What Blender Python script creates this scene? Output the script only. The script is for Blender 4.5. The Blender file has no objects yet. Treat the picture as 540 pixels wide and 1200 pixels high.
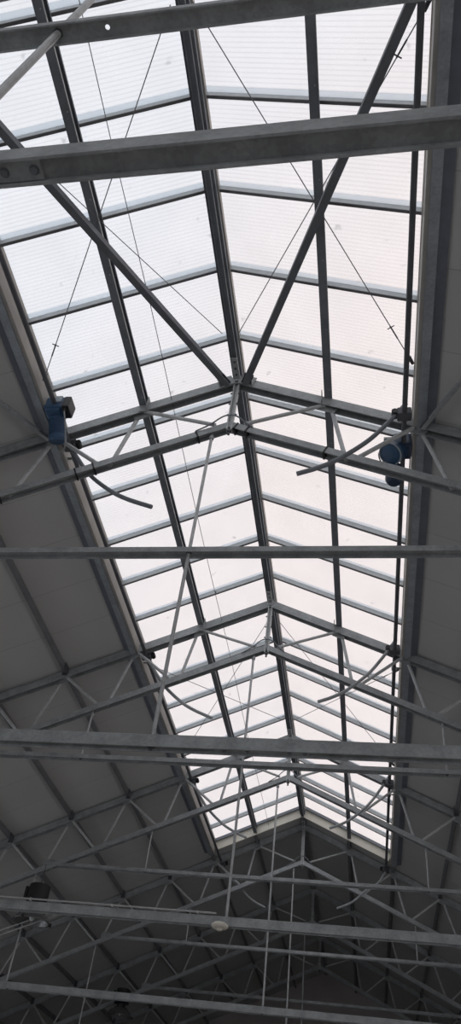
import bpy, bmesh, math, random
from mathutils import Vector, Matrix
random.seed(7)
PI = math.pi
S = bpy.context.scene
C = S.collection

# ------------------------------------------------------------------ camera
CZ = 1.6                                     # eye height
FPX = 885.0                                  # focal length in px of a 540x1200 frame
Xa = Vector((0.98559641, 0.12900144, 0.10935423))
Rm = [(0.98559641, -0.01287513, -0.1686237),
      (0.12900144, 0.70198946, 0.70040662),
      (0.10935423, -0.71207095, 0.6935392)]  # rows: world x, y, z in camera axes (x right, y down, z forward)
cam_data = bpy.data.cameras.new('camera')
cam = bpy.data.objects.new('camera', cam_data)
C.objects.link(cam)
cam_data.sensor_fit = 'VERTICAL'
cam_data.sensor_height = 36.0
cam_data.lens = FPX / 1200.0 * 36.0
cam_data.clip_end = 500
cam.matrix_world = Matrix(((Rm[0][0], -Rm[0][1], -Rm[0][2], 1.92),
                           (Rm[1][0], -Rm[1][1], -Rm[1][2], 0.0),
                           (Rm[2][0], -Rm[2][1], -Rm[2][2], CZ),
                           (0, 0, 0, 1)))
S.camera = cam

# ------------------------------------------------------------------ sky, light, exposure
S.view_settings.view_transform = 'Standard'
S.view_settings.look = 'None'
S.view_settings.gamma = 1.0
S.view_settings.use_curve_mapping = False
S.view_settings.exposure = 0.0
world = bpy.data.worlds.new('overcast_sky'); S.world = world
world.use_nodes = True
wn, wl = world.node_tree.nodes, world.node_tree.links
wn.clear()
w_out = wn.new('ShaderNodeOutputWorld'); w_bg = wn.new('ShaderNodeBackground')
w_tc = wn.new('ShaderNodeTexCoord'); w_sep = wn.new('ShaderNodeSeparateXYZ')
w_ma = wn.new('ShaderNodeMath'); w_ma.operation = 'MULTIPLY_ADD'
w_ma.inputs[1].default_value = 0.9; w_ma.inputs[2].default_value = 0.0
w_rp = wn.new('ShaderNodeValToRGB')
w_rp.color_ramp.elements[0].position = 0.12; w_rp.color_ramp.elements[0].color = (0.93, 0.98, 1.06, 1)
w_rp.color_ramp.elements[1].position = 0.55; w_rp.color_ramp.elements[1].color = (1.05, 0.955, 0.945, 1)
w_add = wn.new('ShaderNodeMath'); w_add.operation = 'ADD'
wl.new(w_tc.outputs['Generated'], w_sep.inputs[0])
wl.new(w_sep.outputs['X'], w_ma.inputs[0]); 
wl.new(w_sep.outputs['Y'], w_add.inputs[0]); wl.new(w_ma.outputs[0], w_add.inputs[1])
wl.new(w_add.outputs[0], w_rp.inputs[0])
wl.new(w_rp.outputs[0], w_bg.inputs[0]); w_bg.inputs[1].default_value = 1.12
wl.new(w_bg.outputs[0], w_out.inputs[0])
S.cycles.max_bounces = 10; S.cycles.diffuse_bounces = 6; S.cycles.transparent_max_bounces = 12

SL = 0.455                                   # roof slope
HALF = 12.2                                  # half width of the hall
WY1 = 21.5                                    # far end of the added side strip windows
Y0, Y1 = -9.0, 42.35                         # near end, far gable wall
SKY0, SKY1 = -4.1, 23.93                     # skylight extent
KX = 2.70                                    # skylight half width
def roofz(x, z0=10.12): return CZ + z0 - SL * abs(x)
TY = [1.28 + 5.85 * i for i in range(7)]     # truss planes

def portal(name, loc, rot, sx, sy):
    l = bpy.data.lights.new(name, 'AREA'); l.shape = 'RECTANGLE'; l.size = sx; l.size_y = sy
    l.cycles.is_portal = True
    o = bpy.data.objects.new(name, l); C.objects.link(o); o.location = loc; o.rotation_euler = rot
ang = math.atan(SL)
for s in (-1, 1):                            # daylight portals of the two skylight slopes and of the added open end
    portal('skylight_portal', (s * KX / 2, (SKY0 + SKY1) / 2, CZ + 10.55 - SL * KX / 2), (0, s * ang, 0), KX / math.cos(ang), SKY1 - SKY0)
portal('gate_portal', (0, Y0 - 0.02, 2.1), (PI / 2, 0, PI), 16, 4.2)
for s in (-1, 1): portal('window_portal', (s*(HALF+0.2), (WY1-8)/2, 2.8), (PI / 2, 0, s*PI/2), WY1+8, 3.6)  # portals of the side windows added for brightness

# ------------------------------------------------------------------ materials
def nodes_of(name):
    m = bpy.data.materials.new(name); m.use_nodes = True
    n, l = m.node_tree.nodes, m.node_tree.links
    return m, n, l, n['Principled BSDF']
def pmat(name, col, rough=0.6, metal=0.0, var=0.12, scale=6.0, spangle=0.0, bump=0.0):
    m, n, l, b = nodes_of(name)
    b.inputs['Roughness'].default_value = rough; b.inputs['Metallic'].default_value = metal
    tc = n.new('ShaderNodeTexCoord')
    ns = n.new('ShaderNodeTexNoise'); ns.inputs['Scale'].default_value = scale; ns.inputs['Detail'].default_value = 5
    l.new(tc.outputs['Object'], ns.inputs['Vector'])
    rp = n.new('ShaderNodeValToRGB')
    rp.color_ramp.elements[0].position = 0.3; rp.color_ramp.elements[1].position = 0.7
    rp.color_ramp.elements[0].color = tuple(c * (1 - var) for c in col) + (1,)
    rp.color_ramp.elements[1].color = tuple(min(1, c * (1 + var)) for c in col) + (1,)
    l.new(ns.outputs['Fac'], rp.inputs[0])
    last = rp.outputs[0]
    if spangle:
        v = n.new('ShaderNodeTexVoronoi'); v.inputs['Scale'].default_value = 38
        l.new(tc.outputs['Object'], v.inputs['Vector'])
        r2 = n.new('ShaderNodeValToRGB')
        r2.color_ramp.elements[0].color = (1 - spangle,) * 3 + (1,); r2.color_ramp.elements[1].color = (1 + spangle,) * 3 + (1,)
        sp = n.new('ShaderNodeSeparateColor'); l.new(v.outputs['Color'], sp.inputs[0]); l.new(sp.outputs[0], r2.inputs[0])
        mx = n.new('ShaderNodeMix'); mx.data_type = 'RGBA'; mx.blend_type = 'MULTIPLY'; mx.inputs[0].default_value = 1
        l.new(last, mx.inputs[6]); l.new(r2.outputs[0], mx.inputs[7]); last = mx.outputs[2]
    l.new(last, b.inputs['Base Color'])
    if bump:
        bp = n.new('ShaderNodeBump'); bp.inputs['Strength'].default_value = bump
        l.new(ns.outputs['Fac'], bp.inputs['Height']); l.new(bp.outputs[0], b.inputs['Normal'])
    return m

GALV = pmat('galvanised_steel', (0.35, 0.365, 0.37), 0.55, 0.25, 0.14, 5, 0.10)
GALVW = pmat('galvanised_web_steel', (0.50, 0.51, 0.51), 0.5, 0.25, 0.12, 9, 0.06)
TIEM = pmat('weathered_galvanised_beam', (0.33, 0.345, 0.348), 0.6, 0.2, 0.2, 4, 0.10)
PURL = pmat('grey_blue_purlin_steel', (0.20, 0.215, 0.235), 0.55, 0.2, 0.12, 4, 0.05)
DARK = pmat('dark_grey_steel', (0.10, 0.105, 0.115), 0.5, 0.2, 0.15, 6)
ALU = pmat('aluminium_glazing_bar', (0.56, 0.57, 0.57), 0.45, 0.2, 0.06, 8)
GASK = pmat('dark_gasket', (0.16, 0.16, 0.165), 0.7, 0, 0.1, 8)
KERB = pmat('kerb_steel', (0.33, 0.36, 0.39), 0.5, 0.3, 0.12, 6, 0.08)
KERBD = pmat('kerb_painted_strip', (0.17, 0.185, 0.22), 0.5, 0.1, 0.1, 6)
CREAM = pmat('cream_upstand_sheet', (0.74, 0.70, 0.63), 0.6, 0, 0.06, 5)
BROWNS = pmat('beige_upstand_sheet', (0.42, 0.40, 0.37), 0.6, 0, 0.08, 5)
BLUEM = pmat('blue_enamel', (0.045, 0.10, 0.19), 0.38, 0.0, 0.15, 8)
BLUED = pmat('dark_blue_enamel', (0.03, 0.05, 0.09), 0.4, 0.0, 0.15, 8)
BRACEM = pmat('brace_steel', (0.16, 0.17, 0.185), 0.55, 0.2, 0.12, 4, 0.05)
ROOFP = pmat('dark_purlin_steel', (0.21, 0.215, 0.225), 0.55, 0.2, 0.12, 4, 0.05)
PLATEM = pmat('grey_blue_plate', (0.36, 0.42, 0.46), 0.4, 0, 0.05, 8)
LABELM = pmat('pale_plate', (0.55, 0.57, 0.58), 0.4, 0, 0.05, 8)
BLACK = pmat('black_plastic', (0.02, 0.02, 0.022), 0.5, 0, 0.1, 8)
WIRE = pmat('steel_wire', (0.16, 0.16, 0.165), 0.5, 0.3, 0.05, 8)
WHITEP = pmat('cream_plastic', (0.75, 0.71, 0.62), 0.5, 0, 0.05, 8)
CONDM = pmat('grey_conduit', (0.42, 0.42, 0.42), 0.5, 0, 0.06, 8)
LAMPB = pmat('black_lamp_housing', (0.022, 0.022, 0.024), 0.45, 0, 0.1, 8)
LAMPR = pmat('grey_reflector', (0.22, 0.225, 0.23), 0.22, 0.5, 0.03, 8)
CONC = pmat('concrete_floor', (0.46, 0.45, 0.435), 0.8, 0, 0.1, 0.7)
GABLE = pmat('gable_sheeting', (0.5, 0.465, 0.445), 0.75, 0, 0.1, 0.6)
WALLM = pmat('side_wall_sheeting', (0.30, 0.30, 0.30), 0.75, 0, 0.08, 0.6)
GUTTER = pmat('bright_trim', (0.80, 0.76, 0.66), 0.5, 0, 0.05, 4)

def roof_material():                          # grey sandwich panels, thin joints every metre
    m, n, l, b = nodes_of('roof_panel_grey')
    b.inputs['Roughness'].default_value = 0.7
    tc = n.new('ShaderNodeTexCoord'); sp = n.new('ShaderNodeSeparateXYZ'); l.new(tc.outputs['Object'], sp.inputs[0])
    d = n.new('ShaderNodeMath'); d.operation = 'MULTIPLY'; d.inputs[1].default_value = 1 / 1.17
    l.new(sp.outputs['Y'], d.inputs[0])
    fr = n.new('ShaderNodeMath'); fr.operation = 'FRACT'; l.new(d.outputs[0], fr.inputs[0])
    lt = n.new('ShaderNodeMath'); lt.operation = 'LESS_THAN'; lt.inputs[1].default_value = 0.012; l.new(fr.outputs[0], lt.inputs[0])
    fl = n.new('ShaderNodeMath'); fl.operation = 'FLOOR'; l.new(d.outputs[0], fl.inputs[0])
    wn_ = n.new('ShaderNodeTexWhiteNoise'); wn_.noise_dimensions = '1D'; l.new(fl.outputs[0], wn_.inputs['W'])
    ns = n.new('ShaderNodeTexNoise'); ns.inputs['Scale'].default_value = 0.8; ns.inputs['Detail'].default_value = 6
    l.new(tc.outputs['Object'], ns.inputs['Vector'])
    rp = n.new('ShaderNodeValToRGB')
    rp.color_ramp.elements[0].color = (0.46, 0.46, 0.45, 1); rp.color_ramp.elements[1].color = (0.54, 0.54, 0.525, 1)
    mm = n.new('ShaderNodeMath'); mm.operation = 'MULTIPLY_ADD'; mm.inputs[1].default_value = 0.25
    l.new(wn_.outputs['Value'], mm.inputs[0]); l.new(ns.outputs['Fac'], mm.inputs[2])
    l.new(mm.outputs[0], rp.inputs[0])
    mx = n.new('ShaderNodeMix'); mx.data_type = 'RGBA'
    ml = n.new('ShaderNodeMath'); ml.operation = 'MULTIPLY'; ml.inputs[1].default_value = 0.35; l.new(lt.outputs[0], ml.inputs[0])
    l.new(ml.outputs[0], mx.inputs[0]); l.new(rp.outputs[0], mx.inputs[6]); mx.inputs[7].default_value = (0.12, 0.12, 0.12, 1)
    l.new(mx.outputs[2], b.inputs['Base Color'])
    return m
ROOF = roof_material()

def pane_material():                          # translucent ribbed polycarbonate
    m = bpy.data.materials.new('ribbed_polycarbonate'); m.use_nodes = True
    n, l = m.node_tree.nodes, m.node_tree.links; n.clear()
    out = n.new('ShaderNodeOutputMaterial')
    tc = n.new('ShaderNodeTexCoord'); sp = n.new('ShaderNodeSeparateXYZ'); l.new(tc.outputs['Object'], sp.inputs[0])
    d = n.new('ShaderNodeMath'); d.operation = 'MULTIPLY'; d.inputs[1].default_value = 2 * PI / 0.0532; l.new(sp.outputs['Y'], d.inputs[0])
    sn = n.new('ShaderNodeMath'); sn.operation = 'SINE'; l.new(d.outputs[0], sn.inputs[0])
    mr = n.new('ShaderNodeMapRange'); mr.inputs['From Min'].default_value = 0.3; mr.inputs['From Max'].default_value = 1
    mr.inputs['To Min'].default_value = 1.0; mr.inputs['To Max'].default_value = 0.945; l.new(sn.outputs[0], mr.inputs[0])
    ns = n.new('ShaderNodeTexNoise'); ns.inputs['Scale'].default_value = 1.3; ns.inputs['Detail'].default_value = 4
    l.new(tc.outputs['Object'], ns.inputs['Vector'])
    m2 = n.new('ShaderNodeMapRange'); m2.inputs['To Min'].default_value = 0.95; m2.inputs['To Max'].default_value = 1.03; l.new(ns.outputs['Fac'], m2.inputs[0])
    # specks of dirt
    n2 = n.new('ShaderNodeTexNoise'); n2.inputs['Scale'].default_value = 5.0; n2.inputs['Detail'].default_value = 2
    l.new(tc.outputs['Object'], n2.inputs['Vector'])
    m3 = n.new('ShaderNodeMapRange'); m3.inputs['From Min'].default_value = 0.70; m3.inputs['From Max'].default_value = 0.80
    m3.inputs['To Min'].default_value = 1.0; m3.inputs['To Max'].default_value = 0.82; l.new(n2.outputs['Fac'], m3.inputs[0])
    p1 = n.new('ShaderNodeMath'); p1.operation = 'MULTIPLY'; l.new(mr.outputs[0], p1.inputs[0]); l.new(m2.outputs[0], p1.inputs[1])
    p2 = n.new('ShaderNodeMath'); p2.operation = 'MULTIPLY'; l.new(p1.outputs[0], p2.inputs[0]); l.new(m3.outputs[0], p2.inputs[1])
    cl = n.new('ShaderNodeMix'); cl.data_type = 'RGBA'; cl.inputs[6].default_value = (0, 0, 0, 1); cl.inputs[7].default_value = (0.905, 0.895, 0.89, 1)
    l.new(p2.outputs[0], cl.inputs[0])
    tr = n.new('ShaderNodeBsdfTransparent'); tl = n.new('ShaderNodeBsdfTranslucent')
    l.new(cl.outputs[2], tr.inputs[0]); l.new(cl.outputs[2], tl.inputs[0])
    mx = n.new('ShaderNodeMixShader'); mx.inputs[0].default_value = 0.25
    l.new(tr.outputs[0], mx.inputs[1]); l.new(tl.outputs[0], mx.inputs[2]); l.new(mx.outputs[0], out.inputs[0])
    return m
PANE = pane_material()
def edge_shade_material():                          # shade haze on the pane beside each bar, painted as a blue-grey strip
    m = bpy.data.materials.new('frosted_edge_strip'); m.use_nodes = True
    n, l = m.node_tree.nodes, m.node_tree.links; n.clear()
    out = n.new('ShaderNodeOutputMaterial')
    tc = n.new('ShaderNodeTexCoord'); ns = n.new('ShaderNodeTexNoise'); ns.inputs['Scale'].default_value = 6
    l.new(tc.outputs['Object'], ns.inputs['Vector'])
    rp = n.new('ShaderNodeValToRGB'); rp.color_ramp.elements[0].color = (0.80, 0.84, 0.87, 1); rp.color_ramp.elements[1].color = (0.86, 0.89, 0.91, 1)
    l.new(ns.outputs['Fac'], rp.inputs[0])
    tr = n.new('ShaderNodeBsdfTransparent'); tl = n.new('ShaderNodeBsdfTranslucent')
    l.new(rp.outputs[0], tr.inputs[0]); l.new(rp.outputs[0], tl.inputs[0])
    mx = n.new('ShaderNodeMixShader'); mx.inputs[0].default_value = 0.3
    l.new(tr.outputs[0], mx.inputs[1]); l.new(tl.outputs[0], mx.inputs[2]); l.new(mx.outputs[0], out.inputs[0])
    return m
SHADE = edge_shade_material()

# ------------------------------------------------------------------ helpers
def V(*a): return Vector(a)
def obj(name, bm, mat, parent=None, smooth=False, loc=None):
    bmesh.ops.recalc_face_normals(bm, faces=bm.faces[:])
    me = bpy.data.meshes.new(name); bm.to_mesh(me); bm.free()
    me.materials.append(mat)
    if smooth:
        for p in me.polygons: p.use_smooth = True
    o = bpy.data.objects.new(name, me); C.objects.link(o)
    if parent: o.parent = parent
    if loc: o.location = loc
    return o
def tag(o, label, cat, group=None):
    o['label'] = label; o['category'] = cat
    if group: o['group'] = group
    return o
def thing(name, label, cat, loc=(0, 0, 0), group=None):
    o = bpy.data.objects.new(name, None); C.objects.link(o); o.location = loc
    o.empty_display_size = 0.1
    return tag(o, label, cat, group)
def struct(o): o['kind'] = 'structure'; return o
def copy_tree(o, label=None, loc=None, parent=None):
    c = o.copy(); C.objects.link(c)
    if parent: c.parent = parent
    if label: c['label'] = label
    if loc is not None: c.location = loc
    for ch in list(o.children): copy_tree(ch, None, None, c)
    return c

def prism(bm, p, q, prof, up=(0, 0, 1)):
    """extrude the 2D outline prof (u sideways, v along up) from p to q"""
    p, q = Vector(p), Vector(q); d = (q - p).normalized(); up = Vector(up)
    u = d.cross(up).normalized(); v = u.cross(d).normalized()
    a = [bm.verts.new(p + u * x + v * y) for x, y in prof]
    b = [bm.verts.new(q + u * x + v * y) for x, y in prof]
    n = len(prof)
    for i in range(n): bm.faces.new((a[i], a[(i + 1) % n], b[(i + 1) % n], b[i]))
    bm.faces.new(a[::-1]); bm.faces.new(b)
def rect(w, h, cx=0, cy=0): return [(cx - w/2, cy - h/2), (cx + w/2, cy - h/2), (cx + w/2, cy + h/2), (cx - w/2, cy + h/2)]
def hprof(b, h, t, tw, off=0.0):             # two upright flanges joined by a level web
    x, y = b/2, h/2; wy0, wy1 = off - tw/2, off + tw/2
    return [(-x, -y), (-x+t, -y), (-x+t, wy0), (x-t, wy0), (x-t, -y), (x, -y), (x, y), (x-t, y), (x-t, wy1), (-x+t, wy1), (-x+t, y), (-x, y)]
def iprof(b, h, tf, tw):                     # upright I
    x, y, w = b/2, h/2, tw/2
    return [(-x, -y), (x, -y), (x, -y+tf), (w, -y+tf), (w, y-tf), (x, y-tf), (x, y), (-x, y), (-x, y-tf), (-w, y-tf), (-w, -y+tf), (-x, -y+tf)]
def cprof(b, h, t, flip=1):                  # channel with small lips
    x, y, lp = b/2, h/2, b * 0.3
    pts = [(-x, -y), (x, -y), (x, -y+lp), (x-t, -y+lp), (x-t, -y+t), (-x+t, -y+t), (-x+t, y-t), (x-t, y-t), (x-t, y-lp), (x, y-lp), (x, y), (-x, y)]
    return [(flip * a, b_) for a, b_ in pts]
def lprof(a, t): return [(0, 0), (a, 0), (a, t), (t, t), (t, a), (0, a)]
def boxc(bm, c, sx, sy, sz, rot=None):
    r = bmesh.ops.create_cube(bm, size=1.0)
    M = Matrix.Translation(Vector(c)) @ (rot.to_4x4() if rot else Matrix()) @ Matrix.Diagonal((sx, sy, sz, 1))
    bmesh.ops.transform(bm, matrix=M, verts=r['verts']); return r['verts']
def bevelled_box(bm, c, sx, sy, sz, bev=0.01, rot=None):
    vs = boxc(bm, c, sx, sy, sz, rot)
    es = list({e for v in vs for e in v.link_edges})
    bmesh.ops.bevel(bm, geom=es, offset=bev, segments=2, affect='EDGES', profile=0.6)
def tube(bm, pts, r, seg=10, cap=True):
    pts = [Vector(p) for p in pts]; rings = []
    prev = None
    for i, p in enumerate(pts):
        d = (pts[min(i+1, len(pts)-1)] - pts[max(i-1, 0)]).normalized()
        if prev is None:
            a = Vector((0, 0, 1)) if abs(d.z) < 0.9 else Vector((1, 0, 0)); u = d.cross(a).normalized()
        else:
            u = (prev - d * prev.dot(d)).normalized()
        prev = u; v = d.cross(u)
        rr = r[i] if isinstance(r, (list, tuple)) else r
        rings.append([bm.verts.new(p + (u * math.cos(2*PI*k/seg) + v * math.sin(2*PI*k/seg)) * rr) for k in range(seg)])
    for a, b in zip(rings, rings[1:]):
        for k in range(seg): bm.faces.new((a[k], a[(k+1) % seg], b[(k+1) % seg], b[k]))
    if cap: bm.faces.new(rings[0][::-1]); bm.faces.new(rings[-1])
def lathe(bm, c, axis, prof, seg=28):
    """prof: list of (distance along axis, radius)"""
    axis = Vector(axis).normalized()
    a = Vector((0, 0, 1)) if abs(axis.z) < 0.9 else Vector((1, 0, 0)); u = axis.cross(a).normalized(); v = axis.cross(u)
    c = Vector(c); rings = []
    for t, r in prof:
        rings.append([bm.verts.new(c + axis * t + (u * math.cos(2*PI*k/seg) + v * math.sin(2*PI*k/seg)) * max(r, 1e-4)) for k in range(seg)])
    for A, B in zip(rings, rings[1:]):
        for k in range(seg): bm.faces.new((A[k], A[(k+1) % seg], B[(k+1) % seg], B[k]))
    bm.faces.new(rings[0][::-1]); bm.faces.new(rings[-1])
def bolt(bm, c, n, r=0.014, h=0.012): lathe(bm, c, n, [(0, r), (h, r), (h, r*0.55), (h*1.8, r*0.5)], 6)
def bez(p0, p1, p2, p3, n=14):
    out = []
    for i in range(n + 1):
        t = i / n; a = (1-t)**3; b = 3*t*(1-t)**2; c = 3*t*t*(1-t); d = t**3
        out.append(Vector(p0)*a + Vector(p1)*b + Vector(p2)*c + Vector(p3)*d)
    return out
def catmull(pts, n=6):
    P = [Vector(p) for p in pts]; P = [2*P[0]-P[1]] + P + [2*P[-1]-P[-2]]; out = []
    for i in range(1, len(P)-2):
        for k in range(n):
            t = k / n
            out.append(0.5*((2*P[i]) + (P[i+1]-P[i-1])*t + (2*P[i-1]-5*P[i]+4*P[i+1]-P[i+2])*t*t + (3*P[i]-P[i-1]-3*P[i+1]+P[i+2])*t**3))
    out.append(P[-2]); return out

# ------------------------------------------------------------------ the shell
bm = bmesh.new(); boxc(bm, (0, (Y0+Y1)/2, -0.05), 2*HALF+0.6, Y1-Y0+0.6, 0.1); struct(obj('floor', bm, CONC))
EZ = roofz(HALF)
for s, nm in ((-1, 'wall_left'), (1, 'wall_right')):
    bm = bmesh.new()                          # wall with a long strip opening, added out of view for daylight
    for z0, z1 in ((0, 1.0), (4.6, EZ)): boxc(bm, (s*(HALF+0.08), (Y0+Y1)/2, (z0+z1)/2), 0.16, Y1-Y0, z1-z0)
    for ya, yb in ((Y0, -8.0), (WY1, Y1)): boxc(bm, (s*(HALF+0.08), (ya+yb)/2, 2.8), 0.16, yb-ya, 3.6)
    struct(obj(nm, bm, WALLM))
    w = bpy.data.objects.new('window_%d' % (3 if s < 0 else 4), None); C.objects.link(w); struct(w)  # added windows, out of view, there to brighten the hall
    for k in range(5):
        bm = bmesh.new(); boxc(bm, (s*(HALF+0.08), -8+(WY1+8)/5*(k+0.5), 2.8), 0.02, (WY1+8)/5-0.06, 3.6); obj('pane', bm, PANE, w)
    for k in range(4):
        bm = bmesh.new(); boxc(bm, (s*(HALF+0.08), -8+(WY1+8)/5*(k+1), 2.8), 0.08, 0.06, 3.6); obj('mullion', bm, ALU, w)
bm = bmesh.new()
prism(bm, (0, Y1, 0), (0, Y1+0.16, 0), [(-HALF, 0), (HALF, 0), (HALF, EZ), (0, roofz(0)), (-HALF, EZ)])
struct(obj('wall_far', bm, GABLE))
bm = bmesh.new()                              # near end: gable above a wide gate opening, added unseen to let in light
prism(bm, (0, Y0-0.16, 0), (0, Y0, 0), [(-HALF, 4.2), (HALF, 4.2), (HALF, EZ), (0, roofz(0)), (-HALF, EZ)])
for s in (-1, 1): boxc(bm, (s*(HALF+8)/2, Y0-0.08, 2.1), HALF-8, 0.16, 4.2)
struct(obj('wall_near', bm, GABLE))
# roof slabs: full pieces beyond the skylight ends, strips beside it
bm = bmesh.new()
RX = KX + 0.30
for s in (-1, 1):
    def slab(x0, x1, ya, yb, th=0.12):
        P = [(s*x0, ya), (s*x1, ya), (s*x1, yb), (s*x0, yb)]
        lo = [bm.verts.new((x, y, roofz(x))) for x, y in P]; hi = [bm.verts.new((x, y, roofz(x)+th)) for x, y in P]
        bm.faces.new(lo); bm.faces.new(hi[::-1])
        for i in range(4): bm.faces.new((lo[i], lo[(i+1) % 4], hi[(i+1) % 4], hi[i]))
    slab(RX, HALF+0.16, Y0-0.16, Y1+0.16)
    slab(0, RX, SKY1+0.06, Y1+0.16); slab(0, RX, Y0-0.16, SKY0-0.06)
struct(obj('ceiling', bm, ROOF))

# ------------------------------------------------------------------ skylight: two glazed slopes (bars, panes, painted shade strips)
BARZ, GLZ = 10.26, 10.37
bars = [2.93 + 1.172*k for k in range(-6, 18)]
bars = [b for b in bars if SKY0 < b < SKY1-0.1]
stations = [SKY0] + bars + [SKY1]
gl_up = {}
for s, nm in ((-1, 'window_1'), (1, 'window_2')):
    w = bpy.data.objects.new(nm, None); C.objects.link(w); struct(w)
    up = Vector((s*SL, 0, 1)).normalized()
    def at(x, y, z0): return Vector((s*x, y, roofz(x, z0)))
    for i in range(len(stations)-1):
        ya, yb = stations[i]+0.012, stations[i+1]-0.012
        bm = bmesh.new()
        prism(bm, at(0.04, (ya+yb)/2, GLZ), at(KX+0.04, (ya+yb)/2, GLZ), rect(yb-ya, 0.016), up)
        obj('pane', bm, PANE, w)
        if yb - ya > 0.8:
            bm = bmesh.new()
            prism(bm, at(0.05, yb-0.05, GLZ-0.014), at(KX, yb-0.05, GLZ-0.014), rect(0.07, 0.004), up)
            obj('edge_strip', bm, SHADE, w)  # shade beside the bar, drawn as a tinted strip
    for y in bars:
        bm = bmesh.new()
        prism(bm, at(0.03, y, BARZ+0.05), at(KX+0.02, y, BARZ+0.05),
              [(-0.021, -0.045), (0.021, -0.045), (0.028, 0.05), (-0.028, 0.05)], up)
        b = obj('glazing_bar', bm, ALU, w)
        bm = bmesh.new()
        prism(bm, at(0.03, y, BARZ-0.006), at(KX+0.02, y, BARZ-0.006), rect(0.036, 0.012), up)
        obj('gasket', bm, GASK, b)

# kerbs and trims round the skylight opening
tn = 0
for s in (-1, 1):
    tn += 1
    bm = bmesh.new(); y0, y1 = SKY0-0.1, SKY1+0.05
    zt = roofz(KX, GLZ); zb = roofz(KX, 10.0)
    boxc(bm, (s*(KX+0.105), (y0+y1)/2, zb - 0.01), 0.12, y1-y0, 0.22)       # kerb purlin
    t = struct(obj('trim_%d' % tn, bm, KERB))
    bm = bmesh.new(); boxc(bm, (s*(KX+0.232), (y0+y1)/2, zb - 0.0), 0.135, y1-y0, 0.10); obj('painted_strip', bm, KERBD, t)
    bm = bmesh.new(); boxc(bm, (s*(KX+0.02), (y0+y1)/2, (zt+zb-0.03)/2), 0.036, y1-y0, zt-zb+0.03); obj('upstand', bm, BROWNS, t)
    bm = bmesh.new(); boxc(bm, (s*(KX+0.02), (y0+y1)/2, zb-0.06), 0.05, y1-y0, 0.06); obj('bead', bm, BROWNS, t)
    bm = bmesh.new(); boxc(bm, (s*(KX-0.004), (y0+y1)/2, zt-0.12), 0.012, y1-y0, 0.03); obj('light_bead', bm, CREAM, t)
for s in (-1, 1):                             # cream fascia across the far end
    tn += 1
    bm = bmesh.new()
    prism(bm, (0, SKY1+0.02, roofz(0, 10.165)), (s*KX, SKY1+0.02, roofz(KX, 10.165)), rect(0.05, 0.27), (s*SL, 0, 1))
    t = struct(obj('trim_%d' % tn, bm, GUTTER))
    bm = bmesh.new()
    prism(bm, (0, SKY1-0.06, roofz(0, 10.315)), (s*KX, SKY1-0.06, roofz(KX, 10.315)), rect(0.08, 0.08), (s*SL, 0, 1))
    obj('end_bar', bm, PURL, t)
    bm = bmesh.new()
    prism(bm, (0, SKY0-0.04, roofz(0, 10.22)), (s*KX, SKY0-0.04, roofz(KX, 10.22)), rect(0.05, 0.36), (s*SL, 0, 1))
    obj('near_fascia', bm, GUTTER, t)

# ------------------------------------------------------------------ ridge beam and skylight rails
r = thing('ridge_beam', 'long grey ridge beam running along the peak between the two slopes of the skylight', 'beam', (0, SKY0, roofz(0, 10.0)))
yl = SKY1 - SKY0
bm = bmesh.new(); prism(bm, (0, 0, 0.08), (0, yl, 0.08), hprof(0.085, 0.16, 0.012, 0.012, -0.05)); obj('core', bm, PURL, r)
for s in (-1, 1):
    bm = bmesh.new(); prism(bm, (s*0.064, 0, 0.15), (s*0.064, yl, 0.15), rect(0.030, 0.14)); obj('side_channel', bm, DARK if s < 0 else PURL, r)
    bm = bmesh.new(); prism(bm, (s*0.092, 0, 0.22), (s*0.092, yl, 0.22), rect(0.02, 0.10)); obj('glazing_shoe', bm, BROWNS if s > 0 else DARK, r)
bm = bmesh.new(); prism(bm, (0, 0, 0.33), (0, yl, 0.33), [(-0.10, -0.04), (0, 0.02), (0.10, -0.04), (0.10, -0.03), (0, 0.04), (-0.10, -0.03)]); obj('ridge_cap', bm, ALU, r)
for s, side in ((-1, 'left'), (1, 'right')):
    x = s*1.465
    r = thing('skylight_rail', 'dark grey steel rail running lengthwise under the middle of the %s skylight slope' % side, 'rail', (x, SKY0, roofz(x, 10.08)))
    yl = SKY1 - SKY0
    bm = bmesh.new(); prism(bm, (0, 0, 0.09), (0, yl, 0.09), cprof(0.11, 0.20, 0.008, 1)); obj('channel', bm, PURL, r)
    bm = bmesh.new(); prism(bm, (0.06, 0, 0.0), (0.06, yl, 0.0), rect(0.008, 0.024)); obj('edge_bead', bm, GALVW, r)
    bm = bmesh.new()
    for k in range(26):
        bolt(bm, (0.02, 0.5 + k*1.05, -0.008), (0, 0, -1), 0.009, 0.006)
    obj('screw_row', bm, GALVW, r)['kind'] = 'stuff'

# ------------------------------------------------------------------ roof purlins (framed between the rafters, with cleats at each truss)
PX = [4.15, 5.55, 7.0, 8.45, 9.9, 11.3]
ordn = ['first', 'second', 'third', 'fourth', 'fifth', 'sixth']
for s, side in ((-1, 'left'), (1, 'right')):
    for i, x in enumerate(PX):
        r = thing('roof_purlin', 'grey purlin under the %s roof slope, %s one out from the skylight' % (side, ordn[i]), 'purlin',
                  (s*x, 0, roofz(x)), 'purlins under the roof')
        bm = bmesh.new(); prism(bm, (0, Y0, -0.065), (0, Y1-0.02, -0.065), cprof(0.09, 0.13, 0.01, s), (s*SL, 0, 1)); obj('channel', bm, ROOFP, r)
        for y in TY[1:]:
            bm = bmesh.new(); boxc(bm, (-s*0.07, y-0.24, -0.10), 0.012, 0.22, 0.17); boxc(bm, (-s*0.02, y-0.14, -0.145), 0.12, 0.012, 0.09); obj('cleat', bm, DARK, r)
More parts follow.
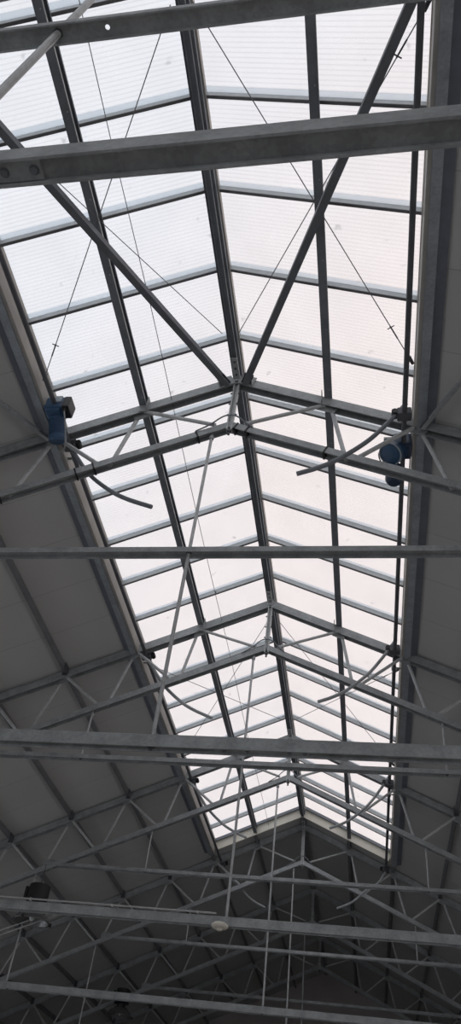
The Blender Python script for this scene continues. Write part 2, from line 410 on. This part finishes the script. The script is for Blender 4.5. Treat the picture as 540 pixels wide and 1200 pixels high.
for x, nm in ((-1.465, 'left of the ridge'), (1.465, 'right of the ridge'), (-2.8, 'in line with the left skylight edge'), (2.8, 'in line with the right skylight edge'), (0, 'along the dark ridge')):
    r = thing('roof_purlin', 'dark purlin under the far roof past the skylight, %s' % nm, 'purlin', (x, 0, roofz(x)), 'purlins under the roof')
    s = 1 if x >= 0 else -1
    bm = bmesh.new(); prism(bm, (0, SKY1+0.06, -0.065), (0, Y1-0.02, -0.065), rect(0.16, 0.13) if x == 0 else cprof(0.09, 0.13, 0.01, s), (0 if x == 0 else s*SL, 0, 1)); obj('channel', bm, ROOFP, r)

# ------------------------------------------------------------------ lattice trusses
UZ, LZ = 10.0, 8.87                           # centre heights of the chords at the peak
def uz(x): return CZ + UZ - SL*abs(x)
def lz(x): return CZ + LZ - 0.448*abs(x)
UP = [1.465, 2.75, 4.15, 5.55, 7.0, 8.45, 9.9, 11.3]
LO = [1.83, 3.22, 4.70, 6.1, 7.6, 9.1, 10.5]
def make_truss(label):
    t = thing('roof_truss', label, 'truss', (0, 0, 0), 'lattice roof trusses')
    for s in (-1, 1):
        upv = (s*SL, 0, 1)
        bm = bmesh.new(); prism(bm, (0, 0, uz(0)), (s*HALF, 0, uz(HALF)), hprof(0.14, 0.17, 0.012, 0.012, 0.04), upv); obj('upper_chord', bm, GALV, t)
        bm = bmesh.new(); prism(bm, (0, 0, lz(0)), (s*HALF, 0, lz(HALF)), hprof(0.13, 0.12, 0.012, 0.012, 0.02), upv); obj('lower_chord', bm, GALV, t)
        for i, x in enumerate(UP):
            if i == 0: pass
            else:
                xl = LO[i-1]
                bm = bmesh.new(); tube(bm, [(s*(x-0.05), -0.03, uz(x)-0.06), (s*(xl+0.09), -0.03, lz(xl)+0.03)], 0.033, 8); obj('web_bar', bm, GALVW, t)
            if i < len(LO):
                xl = LO[i]
                bm = bmesh.new(); tube(bm, [(s*(x+0.05), 0.03, uz(x)-0.06), (s*(xl-0.09), 0.03, lz(xl)+0.03)], 0.033, 8); obj('web_bar', bm, GALVW, t)
            bm = bmesh.new(); boxc(bm, (s*x, 0, uz(x)-0.10), 0.26, 0.02, 0.12, Matrix.Rotation(s*ang, 3, 'Y')); obj('gusset', bm, GALV, t)
        # angled seat that carries the rail on top of the rafter
        bm = bmesh.new(); boxc(bm, (s*1.37, -0.09, uz(1.37)+0.02), 0.012, 0.12, 0.26); boxc(bm, (s*1.43, -0.075, uz(1.43)-0.02), 0.14, 0.012, 0.16); obj('rail_cleat', bm, GALV, t)
    # apex web: one bent bar over the lower joint
    for s in (-1, 1):
        bm = bmesh.new(); tube(bm, [(s*1.42, -0.03, uz(1.42)-0.06), (s*0.22, -0.05, lz(0.22)+0.10)], 0.030, 8); obj('web_bar', bm, GALVW, t)
    bm = bmesh.new(); tube(bm, catmull([(-0.50, -0.08, lz(0.5)+0.06), (-0.3, -0.09, lz(0.3)+0.10), (-0.1, -0.1, lz(0)+0.15), (0.08, -0.1, lz(0)+0.15), (0.25, -0.09, lz(0.25)+0.10), (0.36, -0.08, lz(0.36)+0.05)], 5), 0.012, 8); obj('cable_loop', bm, PURL, t)
    # king post: two flats with bolts and an end plate
    bm = bmesh.new()
    for s in (-1, 1): boxc(bm, (s*0.035, -0.04, (uz(0)+lz(0))/2-0.02), 0.022, 0.07, uz(0)-lz(0)+0.22)
    boxc(bm, (0, -0.02, (uz(0)+lz(0))/2+0.02), 0.06, 0.02, uz(0)-lz(0)+0.1)
    p = obj('king_post', bm, GALVW, t)
    bm = bmesh.new()
    for k in range(5):
        z = lz(0)-0.02+k*0.27
        bolt(bm, (0.046, -0.045, z), (1, 0, 0), 0.018, 0.02); bolt(bm, (-0.046, -0.045, z), (-1, 0, 0), 0.018, 0.02)
    lathe(bm, (0, -0.04, lz(0)-0.13), (0, 0, -1), [(0, 0.035), (0.03, 0.035), (0.03, 0.02), (0.09, 0.02)], 8)
    obj('bolt_set', bm, DARK, p)
    bm = bmesh.new()                          # bolted bracket that holds the ridge beam on the truss
    bevelled_box(bm, (0, -0.28, CZ+UZ-0.012), 0.10, 0.42, 0.02, 0.004); boxc(bm, (0, -0.09, CZ+UZ+0.02), 0.12, 0.012, 0.16)
    p = obj('ridge_bracket', bm, GALVW, t)
    bm = bmesh.new()
    for y in (-0.42, -0.30, -0.18): lathe(bm, (0, y, CZ+UZ-0.02), (0, 0, -1), [(0, 0.02), (0.014, 0.02), (0.014, 0.012), (0.03, 0.011)], 6)
    obj('bolt_set', bm, DARK, p)
    return t
tl = ['near lattice truss whose peak lies just above the top of the photo',
      'nearest full lattice truss, crossing the skylight between the two blue motors',
      'second lattice truss down the hall, crossing the middle of the skylight',
      'third lattice truss down the hall, crossing just before the skylight ends',
      'fourth lattice truss, pale against the dark roof just past the skylight end',
      'fifth lattice truss down the hall, dim in the dark far roof',
      'farthest lattice truss, dark and close to the end gable']
T0 = make_truss(tl[0]); T0.location = (0, TY[0], 0)
trs = [T0] + [copy_tree(T0, tl[i], (0, TY[i], 0)) for i in range(1, 7)]
# ridge gussets that take the diagonal braces
for s in (-1, 1):
    bm = bmesh.new(); boxc(bm, (s*0.17, -0.095, uz(0.17)-0.0), 0.24, 0.02, 0.22, Matrix.Rotation(s*ang, 3, 'Y'))
    boxc(bm, (s*0.26, -0.13, uz(0.26)-0.0), 0.015, 0.08, 0.18); obj('ridge_gusset', bm, GALV, trs[1])
# black cable straps on the second chord pair of the nearest full truss
for x in (-3.25, -2.2, -1.95, -0.48, 0.10, 0.28, 1.45):
    bm = bmesh.new(); s = 1 if x > 0 else -1
    prism(bm, (x-0.012, 0, lz(x)+s*0.012*0.448), (x+0.012, 0, lz(x)-s*0.012*0.448), rect(0.145, 0.136), (s*SL, 0, 1)); obj('strap', bm, BLACK, trs[1])

# ------------------------------------------------------------------ tie beams below each truss
HZ, TZ = 6.33, 3.67                            # heights (above eye) of upper and lower tie
def web_with_hole(bm, x0, x1, xh, hb, z, t, r):
    n = 16
    def plate(a, b): boxc(bm, ((a+b)/2, 0, z), b-a, 2*hb, t)
    plate(x0, xh-hb); plate(xh+hb, x1)
    ring = []
    for k in range(n):
        th = 2*PI*k/n; c, s_ = math.cos(th), math.sin(th); m = max(abs(c), abs(s_))
        ring.append(((xh+c*r, s_*r), (xh+c/m*hb, s_/m*hb)))
    vt = [[bm.verts.new((p[0], p[1], z+dz)) for p in pr for dz in (-t/2, t/2)] for pr in ring]
    for k in range(n):
        a, b = vt[k], vt[(k+1) % n]
        bm.faces.new((a[0], b[0], b[2], a[2])); bm.faces.new((a[1], a[3], b[3], b[1])); bm.faces.new((a[0], a[1], b[1], b[0])); bm.faces.new((a[2], b[2], b[3], a[3]))
names_up = ['dark steel cross beam cutting the very top of the photo with a small round hole',
            'slim horizontal cross beam spanning the whole photo just below the two blue motors',
            'slim cross beam running just under the thick beam at the skylight\'s far half',
            'slim cross beam just below the skylight end, starting left at the rafter',
            'thin cross beam running under the beam with the round detector',
            'dim cross beam at the very bottom, behind the lowest bright beam']
names_lo = ['thickest dark cross beam nearest overhead, with a bolted splice plate at its left end',
            'thick weathered cross beam over the far half of the skylight, above a slimmer one',
            'cross beam carrying the thin conduit and the round cream detector',
            'lowest bright cross beam along the bottom edge of the photo']
UXT = 6.0
for i in range(6):
    y = TY[i]
    t = thing('tie_beam', names_up[i], 'beam', (0, y, CZ+HZ), 'slim upper cross beams')
    b, h = 0.145, 0.08
    for s in (-1, 1):
        bm = bmesh.new(); boxc(bm, (0, s*(b/2-0.006), 0), 2*UXT, 0.012, h); obj('flange', bm, TIEM, t)
    bm = bmesh.new()
    if i == 0: web_with_hole(bm, -UXT, UXT, 0.125, b/2-0.012, 0.012, 0.010, 0.019)
    else: boxc(bm, (0, 0, 0.012), 2*UXT, b-0.024, 0.010)
    obj('web', bm, TIEM, t)
    for s in (-1, 1):
        bm = bmesh.new(); boxc(bm, (s*(UXT-0.14), 0, 0.0), 0.30, 0.02, 0.22); obj('end_plate', bm, GALV, t)
    bm = bmesh.new()
    for x in (-0.26, -3.37, 3.37): lathe(bm, (x, 0, 0.004), (0, 0, -1), [(0, 0.04), (0.012, 0.04), (0.012, 0.026), (0.04, 0.024)], 6)
    obj('nut_set', bm, DARK, t)
for i in range(4):
    y = TY[i]
    t = thing('tie_beam', names_lo[i], 'beam', (0, y, CZ+TZ), 'heavy lower cross beams')
    b, h = 0.135, 0.135
    for s in (-1, 1):
        bm = bmesh.new(); boxc(bm, (0, s*(b/2-0.007), 0), 2*HALF, 0.014, h); obj('flange', bm, TIEM, t)
    bm = bmesh.new(); boxc(bm, (0, 0, -0.02), 2*HALF, b-0.028, 0.012); obj('web', bm, TIEM, t)
    for sx in ((-0.06, ) if i == 0 else (0.9, )):
        bm = bmesh.new(); bevelled_box(bm, (sx, 0, -0.036), 0.96, b-0.034, 0.022, 0.004); p = obj('splice_plate', bm, TIEM, t)
        bm = bmesh.new()
        for dx in (-0.38, -0.14, 0.29, 0.445):
            lathe(bm, (sx+dx, 0, -0.045), (0, 0, -1), [(0, 0.026), (0.004, 0.026), (0.004, 0.019), (0.016, 0.018)], 12)
        obj('bolt_set', bm, BRACEM, p)
    bm = bmesh.new()
    for x in (-0.26, -6.05, 6.05): lathe(bm, (x, 0, -0.026), (0, 0, -1), [(0, 0.045), (0.012, 0.045), (0.012, 0.026), (0.05, 0.024)], 6)
    obj('nut_set', bm, DARK, t)

# hanger rods
def rod(x, y, z1, z0, r_, label):
    t = thing('hanger_rod', label, 'rod', (x, y, z0), 'steel hanger rods')
    bm = bmesh.new(); tube(bm, [(0, 0, 0), (0, 0, z1-z0)], r_, 10); obj('shaft', bm, GALVW, t)
    bm = bmesh.new(); lathe(bm, (0, 0, z1-z0-0.10), (0, 0, 1), [(0, r_*1.0), (0.0, r_*1.7), (0.05, r_*1.7), (0.05, r_*1.1), (0.10, r_*1.1)], 8); obj('end_fork', bm, GALV, t)
where = ['upper left corner, crossing the topmost cross beam', 'against the skylight from the nearest truss peak', 'from second truss peak to the detector beam',
         'from third truss peak to the bottom beam', 'from the pale fourth truss peak', 'dim, from the fifth truss peak in the dark']
for i in range(6):
    rod(-0.26, TY[i]-0.0, lz(0.26)-0.05, CZ+TZ-0.01, 0.028 if i == 0 else 0.023, ('long light grey hanger rod ' + where[i]))
lab34 = {2: 'second truss to the slim beam under the thick beam', 3: 'third truss to the slim beam below the skylight', 4: 'fourth truss to the thin dim beam', 1: 'nearest full truss to its slim cross beam'}
for i in (1, 2, 3, 4):
    for s, side in ((-1, 'left'), (1, 'right')):
        rod(s*3.37, TY[i], lz(3.37)-0.05, CZ+HZ, 0.018, 'short %s rod from the %s' % (side, lab34[i]))
rod(-6.12, TY[3], lz(6.12)-0.05, CZ+TZ, 0.02, 'thin hanger rod in front of the round lamp at lower left')
rod(-6.12, TY[4], lz(6.12)-0.05, CZ+TZ, 0.02, 'thin hanger rod at the bottom left, right of the round lamp')

# ------------------------------------------------------------------ diagonal braces from the nearest truss
def brace(p, q, w, label, prof=None, mat=BRACEM):
    p, q = Vector(p), Vector(q)
    t = thing('diagonal_brace', label, 'brace', p, 'diagonal braces')
    d = q-p
    bm = bmesh.new(); prism(bm, d*0.0, d, prof or rect(w, w)); obj('bar', bm, mat, t)
    n = d.normalized()
    bm = bmesh.new(); prism(bm, d-n*0.22, d-n*0.0, rect(w*1.5, 0.02)); prism(bm, n*0.0, n*0.22, rect(w*1.5, 0.02)); obj('end_plate', bm, DARK, t)
for s, side, extra in ((-1, 'left', 'down from the left edge'), (1, 'right', 'down from the top edge')):
    brace((s*0.15, TY[1]-0.1, uz(0.15)-0.08), (s*2.72, TY[0]+0.05, uz(2.72)-0.12), 0.10,
          'thick diagonal brace across the near %s skylight slope to the nearest truss peak' % side, lprof(0.105, 0.03) if 0 else None)
    brace((s*2.82, TY[1]-0.08, uz(2.82)-0.10), (s*5.5, TY[0]+0.05, uz(5.5)-0.12), 0.055,
          'thin diagonal brace under the %s roof slope beside the nearest %s motor' % (side, side), None, GALV)

# ------------------------------------------------------------------ thin bracing wires with turnbuckles
def wire(p, q, label):
    p, q = Vector(p), Vector(q); d = q-p; n = d.normalized(); L = d.length
    t = thing('bracing_wire', label, 'wire', p, 'thin skylight bracing wires')
    bm = bmesh.new(); tube(bm, [d*0, d], 0.0065, 6); obj('cable', bm, WIRE, t)
    bm = bmesh.new(); tube(bm, [n*(L-0.62), n*(L-0.42)], 0.010, 8)
    sd = n.cross(Vector((0, 0, 1))).normalized()
    tube(bm, [n*(L-0.60)-sd*0.05, n*(L-0.60)+sd*0.05], 0.008, 6)
    obj('turnbuckle', bm, DARK, t)
    bm = bmesh.new(); tube(bm, [n*(L-0.12), n*(L)], [0.03, 0.022], 8); obj('end_hook', bm, DARK, t)
zr, zk = roofz(0.12, 10.06), roofz(2.62, 10.02)
for b, nm in ((0, 'near'), (2, 'middle')):
    for s, side in ((-1, 'left'), (1, 'right')):
        wire((s*0.13, 6.2+5.85*b, zr), (s*2.66, 1.88+5.85*b, zk), 'thin wire on %s skylight slope, %s crossing pair, kerb end nearer photo top' % (side, nm))
        wire((s*0.13, 1.88+5.85*b, zr), (s*2.66, 6.1+5.85*b, zk), 'thin wire on %s skylight slope, %s crossing pair, ridge end nearer photo top' % (side, nm))
t = thing('control_cable', 'very thin cable running lengthwise under the left skylight slope beside the rail', 'cable', (-1.02, 0, roofz(1.02, 10.0)))
bm = bmesh.new()
tube(bm, [(0.012*math.sin(k*0.9), SKY0+0.3+k*(SKY1-SKY0-0.6)/24, -0.02*math.sin(k*PI/4)**2) for k in range(25)], 0.0055, 6); obj('cord', bm, WIRE, t)
for y in (12.0, 5.3, 18.5):
    bm = bmesh.new(); tube(bm, [(0, y, -0.03), (0, y, 0.05)], 0.014, 6); obj('clip', bm, DARK, t)

# ------------------------------------------------------------------ vent drive: shafts, curved racks, motors
SHX, SHZ = 2.565, CZ+8.72
for s, side in ((-1, 'left'), (1, 'right')):
    t = thing('drive_shaft', 'long round drive shaft running along the %s edge of the skylight' % side, 'shaft', (s*SHX, 0, SHZ))
    bm = bmesh.new(); tube(bm, [(0, SKY0+0.2, 0), (0, SKY1+0.62, 0)], 0.037, 12); obj('tube', bm, DARK, t)
    for y in [TY[i] + 0.45 for i in range(0, 4)]:
        bm = bmesh.new(); boxc(bm, (s*0.075, y, 0.045), 0.14, 0.05, 0.012); boxc(bm, (0, y, 0.03), 0.10, 0.05, 0.07); obj('bearing_bracket', bm, GALV, t)
ARC = [(2.60, 8.98), (2.33, 8.56), (2.03, 8.16), (1.63, 7.80), (1.36, 7.64), (1.09, 7.53)]
pos = ['nearest truss', 'second truss', 'third truss', 'fourth truss past the skylight']
for i in range(1, 5):
    for s, side in ((-1, 'left'), (1, 'right')):
        y = TY[i] + (-0.24 if s > 0 else 0.16)
        if s > 0: A = ARC
        else: A = [(2.62, 8.80), (2.36, 8.42), (2.05, 8.02), (1.66, 7.68), (1.36, 7.50), (0.98, 7.34)] if i < 4 else ARC
        t = thing('rack_arm', 'curved vent arm hanging from the %s skylight edge at the %s' % (side, pos[i-1]), 'arm', (0, y, CZ), 'curved vent rack arms')
        zo = -0.22 if i == 4 else 0.0
        bm = bmesh.new(); pts = catmull([(s*a, 0, b+zo*(k < 2)) for k, (a, b) in enumerate(A)], 6); tube(bm, pts, 0.033, 8); obj('arc_tube', bm, GALV if i > 1 else PURL, t)
        bm = bmesh.new(); bevelled_box(bm, (s*SHX, 0, 8.74), 0.20, 0.15, 0.15, 0.02); h = obj('pinion_housing', bm, DARK, t)
        bm = bmesh.new(); tube(bm, [(s*(SHX-0.13), -0.06, 8.76), (s*(SHX-0.13), 0.06, 8.76)], 0.05, 10); obj('guide_roller', bm, BLACK, h)

def motor(label, loc, s, dark):
    """gearbox on the shaft with the motor hanging upright below it"""
    t = thing('gear_motor', label, 'motor', loc)
    B = BLUED if dark else BLUEM
    MAX = Vector((0.12, 0.50, -0.86)).normalized()
    bm = bmesh.new(); bevelled_box(bm, (0, 0, 0), 0.30, 0.26, 0.24, 0.03); bevelled_box(bm, (0, 0.0, -0.13), 0.22, 0.22, 0.08, 0.02); obj('gearbox', bm, B, t)
    bm = bmesh.new(); bevelled_box(bm, (s*-0.06, -0.14, 0.04), 0.12, 0.04, 0.13, 0.01); obj('cover_plate', bm, PLATEM, t)
    bm = bmesh.new(); bevelled_box(bm, (s*-0.20, -0.03, -0.02), 0.11, 0.24, 0.24, 0.02); tb = obj('switch_box', bm, BLACK, t)
    bm = bmesh.new(); tube(bm, [(s*-0.20, -0.1, -0.14), (s*-0.20, -0.1, -0.2)], 0.02, 8); obj('cable_gland', bm, BLACK, tb)
    bm = bmesh.new()
    prof = [(0.14, 0.09), (0.16, 0.125)]
    for k in range(9): z = 0.18+k*0.028; prof += [(z, 0.128), (z+0.012, 0.128), (z+0.012, 0.115), (z+0.028, 0.115)]
    prof += [(0.44, 0.135), (0.50, 0.135), (0.53, 0.12), (0.535, 0.05), (0.53, 0.03)]
    lathe(bm, (0, 0, 0), MAX, prof, 32); mb = obj('motor_body', bm, B, t)
    bm = bmesh.new(); lathe(bm, MAX*0.528, MAX, [(0, 0.118), (0.012, 0.112), (0.014, 0.095), (0.004, 0.09)], 32); obj('fan_cover', bm, LABELM if dark else B, mb)
    bm = bmesh.new(); bevelled_box(bm, (0.05, 0.25, -0.20), 0.13, 0.12, 0.14, 0.015); obj('terminal_box', bm, B, mb)
    bm = bmesh.new(); boxc(bm, (s*0.12, 0, 0.14), 0.30, 0.16, 0.02); boxc(bm, (s*0.2, 0, 0.08), 0.02, 0.2, 0.2); obj('bracket', bm, GALV, t)
    bm = bmesh.new(); tube(bm, bez((s*-0.20, -0.1, -0.2), (s*-0.26, 0.05, -0.45), (s*-0.2, 0.45, -0.66), (s*0.0, 0.5, -0.40)), 0.011, 8); obj('power_cable', bm, GALV, t)
motor('blue gear motor hanging at the left edge of the skylight', (-2.57, 6.56, CZ+8.74), -1, False)
t = thing('gear_motor', 'dark blue gear motor with pale end ring at the right skylight edge behind the truss', 'motor', (2.46, 7.52, CZ+8.74))
ax = Vector((-0.50, -0.30, -0.81)).normalized()
bm = bmesh.new(); bevelled_box(bm, (0.10, 0.02, 0.06), 0.26, 0.30, 0.28, 0.04); obj('gearbox', bm, BLUED, t)
bm = bmesh.new()
prof = [(-0.16, 0.12), (-0.14, 0.16)]
for k in range(7): z = -0.12+k*0.03; prof += [(z, 0.165), (z+0.014, 0.165), (z+0.014, 0.15), (z+0.03, 0.15)]
prof += [(0.10, 0.175), (0.16, 0.175), (0.172, 0.15), (0.195, 0.12), (0.21, 0.06), (0.212, 0.02)]
lathe(bm, (0, 0, -0.05), ax, prof, 36); mb = obj('motor_body', bm, BLUEM, t)
bm = bmesh.new(); lathe(bm, Vector((0, 0, -0.05))+ax*0.165, ax, [(0, 0.178), (0.022, 0.178), (0.026, 0.164), (0.004, 0.160)], 36); obj('end_ring', bm, PLATEM, mb)
bm = bmesh.new(); lathe(bm, (-0.03, 0.18, -0.22), (-0.05, 0.05, -1), [(0, 0.09), (0.02, 0.125), (0.26, 0.125), (0.30, 0.11), (0.33, 0.08), (0.335, 0.03)], 32); obj('worm_housing', bm, BLUED, t)
bm = bmesh.new(); bevelled_box(bm, (0.0, 0.05, 0.18), 0.34, 0.20, 0.05, 0.01); boxc(bm, (0.18, 0.05, 0.16), 0.03, 0.2, 0.2); obj('bracket', bm, GALV, t)
bm = bmesh.new(); tube(bm, bez((-0.1, 0.1, 0.1), (-0.3, 0.05, 0.05), (-0.28, 0.0, -0.2), (-0.16, 0.1, -0.34)), 0.010, 8); obj('power_cable', bm, BLACK, t)

# ------------------------------------------------------------------ detector and conduit on the third lower beam
y = TY[2]-0.085
t = thing('conduit', 'thin light conduit clipped along the left half of a beam, ending at the detector', 'conduit', (0, y, CZ+TZ+0.10), )
bm = bmesh.new(); tube(bm, [(-HALF+0.1, 0, 0), (-0.42, 0, 0)], 0.014, 8); obj('pipe', bm, CONDM, t)
for x in [-0.72-k*1.42 for k in range(8)]:
    bm = bmesh.new(); boxc(bm, (x, 0.01, -0.005), 0.03, 0.05, 0.045); obj('clip', bm, CONDM, t)
t = thing('smoke_detector', 'round cream detector fixed under the cross beam at the conduit end', 'detector', (-0.34, TY[2]-0.075, CZ+TZ-0.035))
bm = bmesh.new(); lathe(bm, (0, 0, 0), (0, 0, -1), [(0, 0.10), (0.02, 0.11), (0.025, 0.135), (0.05, 0.135), (0.075, 0.11), (0.08, 0.05)], 28); obj('housing', bm, WHITEP, t)
bm = bmesh.new(); lathe(bm, (0, 0, -0.078), (0, 0, -1), [(0, 0.045), (0.03, 0.04), (0.034, 0.02)], 20); obj('sensor_cap', bm, WHITEP, t)

# twin rails clamped to a hanger at lower left
t = thing('cable_tray', 'pair of thin sloping cable rails at the left edge beside the round lamp', 'tray', (0, TY[3]-0.06, CZ))
for dz in (0, 0.11):
    bm = bmesh.new(); tube(bm, [(-7.6, 0, 4.22+dz), (-5.2, 0, 5.22+dz)], 0.018, 8); obj('rail', bm, GALVW, t)
for k in range(5):
    x = -7.4+k*0.5; z = 4.22+(x+7.6)*1.0/2.4
    bm = bmesh.new(); tube(bm, [(x, 0, z), (x, 0, z+0.11)], 0.012, 6); obj('rung', bm, GALVW, t)

# ------------------------------------------------------------------ unlit high-bay lamps
def lamp(label, x, y, lift=0.0):
    zt = lz(x)-0.06
    t = thing('high_bay_lamp', label, 'lamp', (x, y, zt))
    zc = CZ+5.76+lift-zt
    bm = bmesh.new(); tube(bm, [(0, 0, 0.02), (0, 0, zc)], 0.012, 8); obj('hook', bm, DARK, t)
    bm = bmesh.new(); lathe(bm, (0, 0, zc), (0, 0, -1), [(0, 0.05), (0.02, 0.22), (0.04, 0.25), (0.42, 0.25), (0.46, 0.27), (0.48, 0.16), (0.55, 0.14)], 32); h = obj('ballast_housing', bm, LAMPB, t)
    bm = bmesh.new(); bevelled_box(bm, (-0.30, 0.02, zc-0.2), 0.08, 0.16, 0.26, 0.015); obj('junction_box', bm, LAMPB, h)
    bm = bmesh.new(); lathe(bm, (0, 0, zc-0.55), (0, 0, -1), [(0, 0.14), (0.05, 0.24), (0.16, 0.37), (0.26, 0.42), (0.27, 0.44), (0.29, 0.44), (0.29, 0.415), (0.26, 0.40), (0.16, 0.35), (0.05, 0.22), (0.02, 0.10)], 40); obj('reflector', bm, LAMPR, t, True)
    bm = bmesh.new(); lathe(bm, (0, 0, zc-0.57), (0, 0, -1), [(0, 0.05), (0.05, 0.07), (0.18, 0.07), (0.24, 0.03)], 20); obj('bulb', bm, LABELM, t, True)
    for k in range(3):
        a = 2*PI*k/3+0.4
        bm = bmesh.new(); boxc(bm, (0.45*math.cos(a), 0.45*math.sin(a), zc-0.83), 0.05, 0.05, 0.07); obj('clip', bm, LAMPB, t)
lamp('unlit round high-bay lamp with black housing at the lower left, behind a cross beam', -5.80, 18.55)
lamp('faint unlit high-bay lamp in the dark at the bottom left', -6.55, 30.2, 0.38)
